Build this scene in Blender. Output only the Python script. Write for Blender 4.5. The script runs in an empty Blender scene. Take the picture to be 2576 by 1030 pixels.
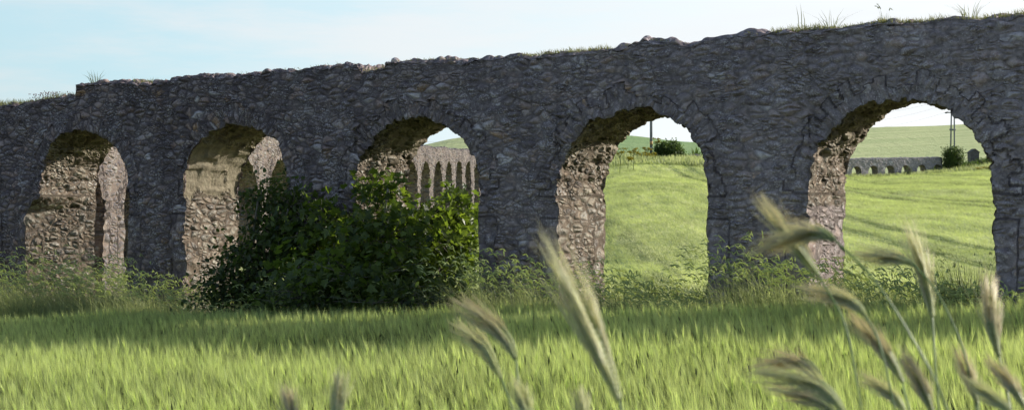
import bpy, math, random
import numpy as np
from mathutils import Vector
R = math.radians
rng = np.random.default_rng(7)
random.seed(7)
col = bpy.context.scene.collection
sc = bpy.context.scene

# ------------------------------------------------------------------ frame of the place
D0 = 27.8                       # distance to the near face of the aqueduct straight ahead
TH = math.atan(0.642); CW, SW = math.cos(TH), math.sin(TH)
FP = 3625.0
def at(x, y, Y):                # a point at distance Y whose direction was measured in the photograph
    return np.array([(x-1287)/FP*Y, Y, (515-y)/FP*Y])
def wall_s(x):                  # position along the near wall
    xr = x-1287.0
    return xr/(1+xr/5647.0)*D0/(FP*CW)
def wall_Y(s): return D0 - s*SW
def W1(s, n, z): return np.stack([s*CW+n*SW, D0-s*SW+n*CW, z], -1)
def sn_of(X, Y):
    return X*CW-(Y-D0)*SW, X*SW+(Y-D0)*CW

# ------------------------------------------------------------------ noise
_lat = rng.random((64, 64, 64)).astype(np.float32)
def vnoise(p):                  # value noise, p (N,3) -> 0..1
    p = np.asarray(p, dtype=np.float64)
    i = np.floor(p).astype(int); f = p-i; f = f*f*(3-2*f)
    i &= 63; j = (i+1) & 63
    r = 0
    for a in (0, 1):
        for b in (0, 1):
            for c in (0, 1):
                w = (f[:, 0] if a else 1-f[:, 0])*(f[:, 1] if b else 1-f[:, 1])*(f[:, 2] if c else 1-f[:, 2])
                r = r + w*_lat[(j if a else i)[:, 0], (j if b else i)[:, 1], (j if c else i)[:, 2]]
    return r
def n2(x, y, k=0.0): return vnoise(np.stack([np.ravel(x), np.ravel(y), np.full(np.size(x), k+0.37)], -1)).reshape(np.shape(x))
def sstep(a, b, x):
    t = np.clip((x-a)/(b-a), 0, 1); return t*t*(3-2*t)

# ------------------------------------------------------------------ mesh helpers
def link_mesh(name, V, F, mat, parent=None, attrs=None, smooth=True):
    """V (n,3), F: int array (m,3|4) or list of such arrays"""
    V = np.asarray(V, dtype=np.float32)
    Fs = F if isinstance(F, list) else [F]
    me = bpy.data.meshes.new(name)
    me.vertices.add(len(V)); me.vertices.foreach_set('co', V.ravel())
    tot = np.concatenate([np.full(len(f), f.shape[1]) for f in Fs if len(f)])
    idx = np.concatenate([f.ravel() for f in Fs if len(f)]).astype(np.int32)
    st = np.concatenate([[0], np.cumsum(tot)[:-1]]).astype(np.int32)
    me.loops.add(len(idx)); me.loops.foreach_set('vertex_index', idx)
    me.polygons.add(len(tot)); me.polygons.foreach_set('loop_start', st)
    try: me.polygons.foreach_set('loop_total', tot.astype(np.int32))
    except Exception: pass
    me.polygons.foreach_set('use_smooth', np.full(len(tot), smooth))
    me.update(calc_edges=True)
    for k, a in (attrs or {}).items():
        a = np.asarray(a, dtype=np.float32)
        if a.ndim == 2:
            at_ = me.attributes.new(k, 'FLOAT_VECTOR', 'POINT'); at_.data.foreach_set('vector', a.ravel())
        else:
            at_ = me.attributes.new(k, 'FLOAT', 'POINT'); at_.data.foreach_set('value', a)
    me.materials.append(mat)
    o = bpy.data.objects.new(name, me); col.objects.link(o)
    if parent: o.parent = parent
    return o
def tag(o, label=None, cat=None, group=None, kind=None):
    if label: o['label'] = label
    if cat: o['category'] = cat
    if group: o['group'] = group
    if kind: o['kind'] = kind
    return o
def empty(name, label, cat, group=None):
    o = bpy.data.objects.new(name, None); col.objects.link(o); o.empty_display_size = .1
    return tag(o, label, cat, group)
def merge(parts):               # list of (V,F,val) -> V,F,val
    Vs, Fs, As, k = [], [], [], 0
    for V, F, a in parts:
        Vs.append(V); Fs.append(F+k); As.append(np.broadcast_to(a, (len(V),)) if np.ndim(a) == 0 else a); k += len(V)
    return np.concatenate(Vs), np.concatenate(Fs), np.concatenate(As)
def blades(base, vec, width, bend, val, side=None):
    """one curved blade each: base (N,3), vec (N,3) to the tip, width (N,), bend (N,3) sideways push of the middle"""
    N = len(base)
    if side is None:
        a = rng.random(N)*math.pi
        side = np.stack([np.cos(a), np.sin(a), np.zeros(N)], -1)
    w = (side*np.reshape(width, (-1, 1)))*.5
    m = base+vec*.55+bend
    V = np.stack([base-w, base+w, m-w*.8, m+w*.8, base+vec], 1).reshape(-1, 3)
    i = (np.arange(N)*5)[:, None]
    F = np.concatenate([i+[[0, 1, 3]], i+[[0, 3, 2]], i+[[2, 3, 4]]], 0)
    return V, F, np.repeat(np.broadcast_to(val, (N,)), 5)
def spikes(base, vec, width, val):      # one thin triangle each
    N = len(base); a = rng.random(N)*math.pi
    w = np.stack([np.cos(a), np.sin(a), np.zeros(N)], -1)*np.reshape(width, (-1, 1))*.5
    V = np.stack([base-w, base+w, base+vec], 1).reshape(-1, 3)
    F = (np.arange(N)*3)[:, None]+[[0, 1, 2]]
    return V, F, np.repeat(np.broadcast_to(val, (N,)), 3)
def spindles(base, vec, width, val):    # four-sided spindle (an ear or a grain) each
    N = len(base); d = vec/np.linalg.norm(vec, axis=1, keepdims=True)
    u = np.cross(d, [0.3, .9, .2]); u /= np.linalg.norm(u, axis=1, keepdims=True); v = np.cross(d, u)
    w = np.reshape(width, (-1, 1))*.5; m = base+vec*.42
    V = np.stack([base, m+u*w, m+v*w, m-u*w, m-v*w, base+vec], 1).reshape(-1, 3)
    i = (np.arange(N)*6)[:, None]
    F = np.concatenate([i+[[0, b, a]] for a, b in ((1, 2), (2, 3), (3, 4), (4, 1))]+[i+[[5, a, b]] for a, b in ((1, 2), (2, 3), (3, 4), (4, 1))], 0)
    return V, F, np.repeat(np.broadcast_to(val, (N,)), 6)
def tube(pts, rad, k=6, val=0.5):
    pts = np.asarray(pts, float); rad = np.broadcast_to(rad, (len(pts),))
    t = np.gradient(pts, axis=0); t /= np.linalg.norm(t, axis=1, keepdims=True)+1e-12
    ref = np.array([.31, .22, .93]) if abs(t[0, 2]) < .8 else np.array([.95, .2, .1])
    u = np.cross(t, ref); u /= np.linalg.norm(u, axis=1, keepdims=True); v = np.cross(t, u)
    a = np.arange(k)/k*2*math.pi
    V = (pts[:, None]+rad[:, None, None]*(np.cos(a)[None, :, None]*u[:, None]+np.sin(a)[None, :, None]*v[:, None])).reshape(-1, 3)
    V = np.concatenate([V, pts[:1], pts[-1:]])
    F = []
    n = len(pts)
    for i in range(n-1):
        for j in range(k):
            a0, a1 = i*k+j, i*k+(j+1) % k
            F += [[a0, a1, a1+k], [a0, a1+k, a0+k]]
    for j in range(k):
        F += [[n*k, (j+1) % k, j], [n*k+1, (n-1)*k+j, (n-1)*k+(j+1) % k]]
    return V, np.array(F), np.full(len(V), val, float)
def curve(P, n=12):             # smooth polyline through control points
    P = np.asarray(P, float); m = len(P)
    if m == 2: return P[0]+(P[1]-P[0])*np.linspace(0, 1, n)[:, None]
    Q = np.vstack([2*P[0]-P[1], P, 2*P[-1]-P[-2]]); out = []
    for t in np.linspace(0, m-1, n):
        i = min(int(t), m-2); f = t-i; a, b, c, d = Q[i:i+4]
        out.append(.5*((2*b)+(-a+c)*f+(2*a-5*b+4*c-d)*f*f+(-a+3*b-3*c+d)*f**3))
    return np.array(out)
def boxV(c, sx, sy, sz, rz=0.0, val=.5):
    v = np.array([[x*sx/2, y*sy/2, z*sz/2] for x in (-1, 1) for y in (-1, 1) for z in (-1, 1)], float)
    ca, sa = math.cos(rz), math.sin(rz)
    v = np.stack([v[:, 0]*ca-v[:, 1]*sa, v[:, 0]*sa+v[:, 1]*ca, v[:, 2]], -1)+np.asarray(c)
    q = [(0, 1, 3, 2), (4, 6, 7, 5), (0, 4, 5, 1), (2, 3, 7, 6), (0, 2, 6, 4), (1, 5, 7, 3)]
    F = np.array([[a, b, c_] for a, b, c_, d in q]+[[a, c_, d] for a, b, c_, d in q])
    return v, F, np.full(8, val)

# ------------------------------------------------------------------ node helper
class NT:
    def __init__(s, mat): s.t = mat.node_tree; s.n = s.t.nodes; s.l = s.t.links
    def new(s, typ, ins=None, **kw):
        n = s.n.new(typ)
        for k, v in kw.items(): setattr(n, k, v)
        for k, v in (ins or {}).items():
            sk = n.inputs[k]
            if isinstance(v, bpy.types.NodeSocket): s.l.new(v, sk)
            else: sk.default_value = v
        return n
    def math(s, op, a, b=0.0, clamp=False):
        return s.new('ShaderNodeMath', {0: a, 1: b}, operation=op, use_clamp=clamp).outputs[0]
    def vmath(s, op, a, b):
        return s.new('ShaderNodeVectorMath', {0: a, 1: b}, operation=op).outputs[0]
    def mix(s, f, a, b, mode='MIX'):
        n = s.new('ShaderNodeMix', data_type='RGBA', blend_type=mode)
        for sk, v in ((n.inputs[0], f), (n.inputs[6], a), (n.inputs[7], b)):
            if isinstance(v, bpy.types.NodeSocket): s.l.new(v, sk)
            else: sk.default_value = v if not isinstance(v, tuple) else (*v, 1)[:4]
        return n.outputs[2]
    def noise(s, vec, scale, detail=3, rough=.55, out='Fac'):
        return s.new('ShaderNodeTexNoise', {'Vector': vec, 'Scale': scale, 'Detail': detail, 'Roughness': rough}).outputs[out]
    def ramp(s, f, stops, interp='LINEAR'):
        n = s.new('ShaderNodeValToRGB', {0: f}); cr = n.color_ramp; cr.interpolation = interp
        while len(cr.elements) < len(stops): cr.elements.new(.5)
        for e, (p, c) in zip(cr.elements, stops): e.position = p; e.color = (*c, 1) if len(c) == 3 else c
        return n.outputs[0]
    def rng(s, f, a, b, c=0.0, d=1.0, smooth=True):
        return s.new('ShaderNodeMapRange', {0: f, 1: a, 2: b, 3: c, 4: d}, interpolation_type='SMOOTHSTEP' if smooth else 'LINEAR').outputs[0]
    def attr(s, name, out='Fac'): return s.new('ShaderNodeAttribute', attribute_name=name).outputs[out]
def newmat(name):
    m = bpy.data.materials.new(name); m.use_nodes = True; m.node_tree.nodes.clear(); return m, NT(m)
def finish(m, t, bsdf, disp=None, both=False):
    o = t.new('ShaderNodeOutputMaterial'); t.l.new(bsdf, o.inputs['Surface'])
    if disp is not None:
        t.l.new(disp, o.inputs['Displacement']); m.displacement_method = 'BOTH' if both else 'BUMP'
    return m

# ------------------------------------------------------------------ materials
def stone_material(name, bright=1.0, warm=0.0, amp=.04, far=False, lichen=1.0):
    m, t = newmat(name)
    v = t.attr('stone', 'Vector'); inner = t.attr('inner'); plas = t.attr('plaster')
    geo = t.new('ShaderNodeNewGeometry').outputs['Position']
    wn = t.new('ShaderNodeTexNoise', {'Vector': v, 'Scale': .7, 'Detail': 2.0}).outputs['Color']
    wv = t.vmath('MULTIPLY', t.vmath('SUBTRACT', wn, (.5, .5, .5)), (.55, .55, .55))
    vec = t.vmath('ADD', v, wv)
    ve = t.new('ShaderNodeTexVoronoi', {'Vector': vec, 'Scale': 1.0}, feature='DISTANCE_TO_EDGE').outputs['Distance']
    vf = t.new('ShaderNodeTexVoronoi', {'Vector': vec, 'Scale': 1.0}, feature='F1')
    sep = t.new('ShaderNodeSeparateColor', {0: vf.outputs['Color']})
    r1, r2, r3 = sep.outputs[0], sep.outputs[1], sep.outputs[2]
    # smaller pinning stones between the large ones
    ve2 = t.new('ShaderNodeTexVoronoi', {'Vector': vec, 'Scale': 1.75}, feature='DISTANCE_TO_EDGE').outputs['Distance']
    small = t.rng(t.noise(v, .35, 2), .5, .56)
    dome = t.mix(small, t.rng(ve, 0.0, .36), t.rng(ve2, 0.0, .36, 0, .8))
    rnd = t.new('ShaderNodeTexVoronoi', {'Vector': vec, 'Scale': 1.0, 'Smoothness': .35}, feature='SMOOTH_F1').outputs['Distance']
    rnd = t.rng(rnd, .05, .75, .45, -.25)
    fine = t.noise(geo, 9.0, 6, .65); grit = t.noise(geo, 34.0, 4, .6); blot = t.noise(geo, 2.2, 5, .62)
    pfac = t.rng(t.math('ADD', plas, t.math('MULTIPLY', t.math('SUBTRACT', t.noise(geo, 2.6, 5, .65), .5), 2.0)), .45, .7)
    pfac = t.math('MULTIPLY', pfac, t.rng(plas, .02, .2))
    sharp = t.rng(fine, .3, .7)
    big0 = t.rng(t.noise(geo, 1.1, 3), .35, .6, .35, 1.15)
    h = t.math('ADD', t.math('MULTIPLY', t.math('MULTIPLY', dome, big0), t.math('ADD', .55, t.math('MULTIPLY', r3, .75))), t.math('MULTIPLY', fine, .5))
    h = t.math('ADD', t.math('ADD', h, rnd), t.math('MULTIPLY', t.noise(geo, 3.1, 4), .8))
    ampn = t.math('ADD', amp, t.math('MULTIPLY', inner, amp*.5))
    h = t.math('MULTIPLY', t.math('SUBTRACT', h, 1.1), ampn)
    hp = t.math('MULTIPLY', t.math('ADD', t.math('MULTIPLY', blot, .8), t.math('MULTIPLY', fine, .6)), .05)
    hh = t.new('ShaderNodeMix', {0: pfac}, data_type='FLOAT'); t.l.new(h, hh.inputs[2]); t.l.new(hp, hh.inputs[3])
    h = t.math('ADD', hh.outputs[0], t.math('MULTIPLY', grit, .008))
    # colours
    front = t.ramp(r1, [(0, (.085, .075, .085)), (.25, (.14, .125, .135)), (.5, (.20, .18, .185)), (.72, (.28, .245, .235)), (.87, (.29, .22, .19)), (.97, (.38, .36, .37)), (.98, (.52, .52, .55)), (1, (.60, .60, .63))])
    front = t.mix(t.math('GREATER_THAN', r3, .985), front, (.36, .25, .15))
    inn = t.ramp(r2, [(0, (.12, .105, .105)), (.3, (.21, .19, .172)), (.55, (.33, .305, .27)), (.8, (.23, .18, .15)), (1, (.42, .40, .36))])
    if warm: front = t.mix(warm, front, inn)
    stone = t.mix(inner, front, inn)
    big = t.noise(geo, .8, 5, .6)
    stone = t.mix(t.math('MULTIPLY', t.rng(big, .42, .6, 0, .5), t.math('SUBTRACT', 1.0, t.math('MULTIPLY', inner, .7))), stone, (.12, .105, .115))
    dv = t.vmath('MULTIPLY', geo, (1.6, 1.6, .16))
    damp = t.math('MULTIPLY', t.rng(t.noise(dv, 1.0, 5, .65), .5, .66, 0, .55), t.math('SUBTRACT', 1.0, inner))
    stone = t.mix(damp, stone, (.075, .066, .075))
    mortar_patch = t.math('MULTIPLY', t.rng(t.noise(t.vmath('ADD', geo, (31.0, 7.0, 3.0)), 1.25, 5, .68), .56, .66, 0, .7), t.math('SUBTRACT', 1.0, inner))
    stone = t.mix(mortar_patch, stone, t.mix(t.rng(fine, .35, .65), (.17, .145, .135), (.30, .265, .245)))
    stone = t.mix(t.rng(blot, .38, .68, 0, .7), stone, t.mix(.5, stone, (.10, .085, .09)))
    stone = t.mix(t.rng(fine, .5, .75, 0, .5), stone, t.mix(.6, stone, (.34, .31, .30)), 'MIX')
    lv = t.new('ShaderNodeTexVoronoi', {'Vector': geo, 'Scale': 7.5}, feature='F1')
    spots = t.math('MULTIPLY', t.rng(t.math('ADD', lv.outputs['Distance'], t.math('MULTIPLY', fine, .3)), .25, .36, 1, 0), t.rng(t.noise(geo, .9, 3), .5, .62))
    stone = t.mix(t.math('MULTIPLY', spots, .6*lichen), stone, (.42, .45, .46))
    stone = t.mix(t.math('MULTIPLY', t.rng(t.math('ADD', t.math('MULTIPLY', grit, .6), t.math('MULTIPLY', blot, .4)), .52, .60), .7*lichen), stone, (.46, .47, .49))
    stone = t.mix(t.rng(t.noise(geo, 13.0, 4, .7), .50, .36, 0, .65), stone, t.mix(.7, stone, (.04, .035, .04)))
    joint = t.rng(dome, .0, .42, 1, 0)
    mort = t.mix(inner, (.048, .043, .047), (.13, .10, .082))
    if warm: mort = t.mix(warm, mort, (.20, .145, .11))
    c = t.mix(t.math('MULTIPLY', joint, t.math('ADD', .62, t.math('MULTIPLY', inner, .25))), stone, mort)
    pc = t.ramp(fine, [(.3, (.14, .12, .095)), (.5, (.22, .195, .155)), (.75, (.32, .29, .24))])
    c = t.mix(pfac, c, pc)
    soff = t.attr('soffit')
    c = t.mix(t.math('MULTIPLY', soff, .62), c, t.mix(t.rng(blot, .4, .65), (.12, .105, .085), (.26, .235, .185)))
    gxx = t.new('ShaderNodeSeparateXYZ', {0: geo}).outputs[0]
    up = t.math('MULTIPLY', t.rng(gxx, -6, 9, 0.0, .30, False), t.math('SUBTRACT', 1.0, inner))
    c = t.mix(t.math('MULTIPLY', up, t.rng(fine, .35, .6, .4, 1.2)), c, (.50, .48, .51))      # sun glare painted into the stone colour, paler towards the right-hand end
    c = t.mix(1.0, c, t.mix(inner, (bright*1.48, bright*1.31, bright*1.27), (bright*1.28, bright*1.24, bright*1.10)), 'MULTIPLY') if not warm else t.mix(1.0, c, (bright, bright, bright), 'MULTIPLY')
    b = t.new('ShaderNodeBsdfPrincipled', {'Base Color': c, 'Roughness': .93}); b.inputs['Specular IOR Level'].default_value = .2
    d = t.new('ShaderNodeDisplacement', {'Height': h, 'Midlevel': 0.0, 'Scale': 1.0}).outputs[0]
    return finish(m, t, b.outputs[0], d, both=not far)
M = {}
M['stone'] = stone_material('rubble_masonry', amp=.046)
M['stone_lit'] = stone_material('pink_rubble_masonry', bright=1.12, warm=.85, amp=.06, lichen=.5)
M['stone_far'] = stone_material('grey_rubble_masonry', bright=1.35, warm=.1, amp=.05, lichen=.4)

def leafy(name, dark, light, trans=.45, tcol=None, rough=.55, spec=.3, zlo=None, dark_low=None, glossy=0.0):
    """foliage: colour from the 'v' attribute, part of the light passes through"""
    m, t = newmat(name)
    v = t.attr('v')
    c = t.ramp(v, [(0, dark), (.5, tuple((a+b)/2 for a, b in zip(dark, light))), (1, light)])
    geo = t.new('ShaderNodeNewGeometry').outputs['Position']
    c = t.mix(t.rng(t.noise(geo, .8, 3), .35, .65, 0, .35), c, t.mix(1.0, c, (.75, .85, .6), 'MULTIPLY'))
    b = t.new('ShaderNodeBsdfPrincipled', {'Base Color': c, 'Roughness': rough}); b.inputs['Specular IOR Level'].default_value = spec
    tc = t.mix(1.0, c, tcol or (1.7, 1.75, .9), 'MULTIPLY')
    tr = t.new('ShaderNodeBsdfTranslucent', {'Color': tc})
    mx = t.new('ShaderNodeMixShader', {0: trans}); t.l.new(b.outputs[0], mx.inputs[1]); t.l.new(tr.outputs[0], mx.inputs[2])
    return finish(m, t, mx.outputs[0])
M['barley'] = leafy('green_barley', (.022, .042, .02), (.73, .81, .345), .46, (1.22, 1.23, .85))
M['weeds'] = leafy('tall_weeds', (.04, .07, .025), (.62, .66, .38), .5, (1.35, 1.35, .9))
M['dry'] = leafy('dry_grass', (.10, .13, .04), (.36, .34, .16), .4, (1.2, 1.2, .9))
M['fig'] = leafy('fig_leaves', (.02, .04, .012), (.17, .22, .055), .47, (2.4, 2.5, .85), rough=.38, spec=.5)
M['bramble'] = leafy('bramble_leaves', (.02, .036, .012), (.16, .20, .06), .42, (1.8, 2.1, .9), rough=.45, spec=.45)
M['shrub'] = leafy('far_shrub_leaves', (.04, .07, .02), (.16, .22, .06), .35, (1.5, 1.6, .9))
M['yellow'] = leafy('yellow_flowers', (.35, .30, .03), (.62, .5, .05), .4, (1.1, 1.1, .9))
M['mauve'] = leafy('mauve_flowers', (.35, .18, .2), (.5, .32, .34), .4, (1.1, 1.1, 1.1))
M['ear'] = leafy('wild_barley_ear', (.34, .40, .15), (.80, .82, .50), .5, (1.15, 1.15, .95), rough=.35, spec=.6)
M['awn'] = leafy('wild_barley_awns', (.84, .68, .58), (.93, .93, .68), .55, (1.1, 1.1, 1.0), rough=.4, spec=.5)
M['earstem'] = leafy('wild_barley_stem', (.18, .27, .09), (.36, .46, .20), .3, (1.1, 1.2, .9), rough=.4, spec=.5)
def plain(name, c1, c2, scale, rough=.8, bump=.0, spec=.3):
    m, t = newmat(name)
    g = t.new('ShaderNodeNewGeometry').outputs['Position']
    n = t.noise(g, scale, 5, .6); c = t.ramp(n, [(.3, c1), (.7, c2)])
    b = t.new('ShaderNodeBsdfPrincipled', {'Base Color': c, 'Roughness': rough}); b.inputs['Specular IOR Level'].default_value = spec
    d = t.new('ShaderNodeBump', {'Height': n, 'Strength': bump, 'Distance': .05}); t.l.new(d.outputs[0], b.inputs['Normal'])
    return finish(m, t, b.outputs[0])
M['bark'] = plain('fig_bark', (.14, .12, .10), (.30, .27, .24), 14, .85, .5)
M['pole'] = plain('weathered_pole', (.13, .14, .15), (.22, .23, .24), 3, .7, .1)
M['concrete'] = plain('concrete_pole', (.16, .175, .18), (.24, .25, .25), 3, .8, .1)
M['band'] = plain('faded_orange_band', (.5, .25, .08), (.6, .42, .2), 9, .6)
M['white_band'] = plain('white_band', (.7, .7, .68), (.8, .8, .78), 9, .6)
M['ceramic'] = plain('dark_insulator', (.05, .04, .04), (.09, .07, .06), 9, .3)
M['wire'] = plain('wire_metal', (.25, .26, .28), (.35, .36, .38), 9, .5)
M['rock'] = plain('loose_stone', (.07, .065, .07), (.17, .16, .16), 5, .9, .5)

def field_material():
    m, t = newmat('crop_field')
    g = t.new('ShaderNodeNewGeometry').outputs['Position']
    sp = t.new('ShaderNodeSeparateXYZ', {0: g}); X, Y = sp.outputs[0], sp.outputs[1]
    rowx = t.math('SUBTRACT', X, t.math('MULTIPLY', Y, .01))
    rv = t.new('ShaderNodeCombineXYZ', {0: t.math('MULTIPLY', rowx, 1.0), 1: t.math('MULTIPLY', Y, .10), 2: 0.0}).outputs[0]
    streak = t.noise(rv, .9, 4, .6)
    hillv = t.new('ShaderNodeCombineXYZ', {0: t.math('MULTIPLY', X, .012), 1: t.math('MULTIPLY', t.math('SUBTRACT', Y, t.math('MULTIPLY', X, .35)), .09), 2: 0.0}).outputs[0]
    hstreak = t.noise(hillv, 1.6, 5, .62)
    blot = t.noise(g, .05, 4, .6); tuft = t.noise(g, 1.7, 6, .7); fine = t.noise(g, 6.5, 4, .7)
    near = t.mix(t.rng(streak, .3, .7), (.54, .61, .23), (.72, .75, .34))
    near = t.mix(t.rng(t.math('ADD', t.math('MULTIPLY', tuft, .5), t.math('MULTIPLY', streak, .5)), .36, .56, .85, 0), near, (.34, .42, .17))
    near = t.mix(t.math('MULTIPLY', t.rng(t.noise(rv, 2.6, 5, .7), .56, .66), t.rng(t.noise(g, .12, 3), .42, .56)), near, (.26, .35, .14))
    near = t.mix(t.rng(blot, .4, .65, 0, .5), near, (.74, .76, .36))
    # tram lines
    wob = t.math('ADD', rowx, t.math('MULTIPLY', t.noise(rv, .25, 2), 2.0))
    wob = t.math('ADD', wob, t.math('MULTIPLY', fine, .5))
    mod = t.math('ABSOLUTE', t.math('SUBTRACT', t.math('MODULO', t.math('ADD', wob, 403.0), 12.5), 6.0))
    tram = t.math('ABSOLUTE', t.math('SUBTRACT', mod, .95))
    dash = t.rng(t.noise(rv, 3.2, 4, .7), .42, .55)
    near = t.mix(t.math('MULTIPLY', t.rng(tram, .2, .45, 1, 0), dash), near, (.22, .31, .13))
    hill = t.mix(t.rng(hstreak, .35, .68), (.53, .60, .28), (.70, .73, .38))
    hill = t.mix(t.rng(tuft, .35, .6, .3, 0), hill, (.38, .43, .19))
    ur = t.math('DIVIDE', X, Y)
    # a darker green field on the hill beyond the pole, brighter ones beyond the far aqueduct
    dk = t.math('MULTIPLY', t.rng(t.math('ADD', ur, t.math('MULTIPLY', blot, .01)), .005, .02), t.rng(ur, .16, .18, 1, 0))
    dkh = t.mix(t.rng(hstreak, .3, .7), (.25, .38, .16), (.33, .45, .20))
    hill = t.mix(t.math('MULTIPLY', dk, t.rng(Y, 232, 240)), hill, dkh)
    c = t.mix(t.rng(t.math('ADD', Y, t.math('MULTIPLY', blot, 30)), 205, 235), near, hill)
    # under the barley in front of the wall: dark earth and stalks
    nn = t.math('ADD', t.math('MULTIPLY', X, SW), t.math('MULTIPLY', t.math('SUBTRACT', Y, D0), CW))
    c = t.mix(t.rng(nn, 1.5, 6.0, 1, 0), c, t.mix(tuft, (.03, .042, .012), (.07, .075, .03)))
    b = t.new('ShaderNodeBsdfPrincipled', {'Base Color': c, 'Roughness': .9}); b.inputs['Specular IOR Level'].default_value = .1
    hsum = t.math('ADD', t.math('ADD', t.math('MULTIPLY', tuft, .6), t.math('MULTIPLY', streak, 1.1)), t.math('MULTIPLY', fine, .25))
    d = t.new('ShaderNodeBump', {'Height': hsum, 'Strength': .9, 'Distance': .45}); t.l.new(d.outputs[0], b.inputs['Normal'])
    return finish(m, t, b.outputs[0])
M['field'] = field_material()

# ------------------------------------------------------------------ terrain
UL = np.array([-.9, -.5, -.3, -.066, -.039, .0, .05, .075, .128, .18, .24, .30, .34, .5, .9])
YL = np.array([28, 60, 110, 160, 200, 260, 330, 400, 600, 1500, 3200.])
def prof(px): return np.array(px)
_rows = {  # pixel height of the surface above (+) the horizon at each distance in YL[1:8]
 -.9: (-140, -60, -20, 0, 20, 40, 50), -.5: (-140, -60, -15, 10, 40, 60, 75), -.3: (-134, -52, -10, 15, 45, 75, 95),
 -.066: (-115, -25, 25, 55, 95, 130, 147), -.039: (-108, -20, 35, 65, 105, 145, 167), .0: (-85, 10, 70, 90, 115, 160, 183), .05: (-60, 45, 105, 112, 128, 160, 180),
 .075: (-45, 66, 122, 120, 132, 156, 176), .128: (-38, 66, 119, 117, 124, 143, 157), .18: (-45, 50, 92, 95, 112, 150, 170),
 .24: (-62, 24, 56, 72, 112, 160, 192), .30: (-60, 28, 66, 82, 120, 166, 199), .34: (-58, 34, 72, 90, 124, 172, 207), .5: (-52, 40, 82, 100, 134, 182, 220), .9: (-50, 40, 90, 110, 140, 190, 225)}
ZT = np.zeros((len(UL), len(YL)))
for i, u in enumerate(UL):
    r = _rows[float(u)]
    ZT[i, 0] = -2.15 if u > .0 else -2.5
    for j, p in enumerate(r): ZT[i, j+1] = p*YL[j+1]/FP
    ZT[i, 8] = ZT[i, 7]*1.0; ZT[i, 9] = ZT[i, 7]*.6; ZT[i, 10] = 0
def catmull(tab, xs, x, axis):
    """1-D smooth (monotone-ish) interpolation weights"""
    i = np.clip(np.searchsorted(xs, x)-1, 0, len(xs)-2); f = np.clip((x-xs[i])/(xs[i+1]-xs[i]), 0, 1)
    return i, f
def herm(p0, p1, p2, p3, h0, h1, h2, f):
    m1 = .5*((p2-p1)/h1+(p1-p0)/h0)*h1; m2 = .5*((p3-p2)/h2+(p2-p1)/h1)*h1
    f2, f3 = f*f, f*f*f
    return (2*f3-3*f2+1)*p1+(f3-2*f2+f)*m1+(-2*f3+3*f2)*p2+(f3-f2)*m2
def back_z(X, Y):
    Yc = np.clip(Y, 28, 3199); u = np.clip(X/np.maximum(Yc, 28), -.899, .899)
    j, g = catmull(None, YL, Yc, 0); i, f = catmull(None, UL, u, 0)
    def yint(ii):
        ii = np.clip(ii, 0, len(UL)-1)
        a = lambda k: ZT[ii, np.clip(j+k, 0, len(YL)-1)]
        h = lambda k: np.maximum(YL[np.clip(j+k+1, 0, len(YL)-1)]-YL[np.clip(j+k, 0, len(YL)-1)], 20.)
        return herm(a(-1), a(0), a(1), a(2), h(-1), h(0), h(1), g)
    hu = lambda k: np.maximum(UL[np.clip(i+k+1, 0, len(UL)-1)]-UL[np.clip(i+k, 0, len(UL)-1)], .02)
    return herm(yint(i-1), yint(i), yint(i+1), yint(i+2), hu(-1), hu(0), hu(1), f)
def front_z(X, Y):
    s, n = sn_of(X, Y)
    return -2.57+.05*np.clip(s, -22, 22)-.008*np.clip(-n-14, 0, 60)
def ground(X, Y):
    X = np.asarray(X, float); Y = np.asarray(Y, float)
    s, n = sn_of(X, Y)
    w = sstep(-.5, 9.0, n)
    z = front_z(X, Y)*(1-w)+back_z(X, Y)*w
    return z+(n2(X*.35, Y*.35)-.5)*.10*sstep(-2, 4, n)+(n2(X*.06, Y*.06, 3)-.5)*.5*sstep(25, 60, n)
def make_terrain():
    ys = np.concatenate([np.arange(-60, 0, 4), np.arange(0, 60, .5), np.arange(60, 240, 1.5), np.arange(240, 520, 4), np.geomspace(520, 3200, 26)])
    xs = np.concatenate([-np.geomspace(2600, 80, 30), np.arange(-79, -24, 2.0), np.arange(-24, 60, .6), np.arange(60, 180, 2.5), np.geomspace(180, 2600, 26)])
    X, Y = np.meshgrid(xs, ys); Z = ground(X, Y)
    V = np.stack([X, Y, Z], -1).reshape(-1, 3); nx = len(xs); ny = len(ys)
    i = (np.arange(ny-1)[:, None]*nx+np.arange(nx-1)[None]).ravel()
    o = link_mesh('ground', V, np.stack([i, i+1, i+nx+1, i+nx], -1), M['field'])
    tag(o, 'gently rising farmland under the green crop, running up to the hills behind the aqueduct', 'field', kind='structure')
make_terrain()

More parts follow.
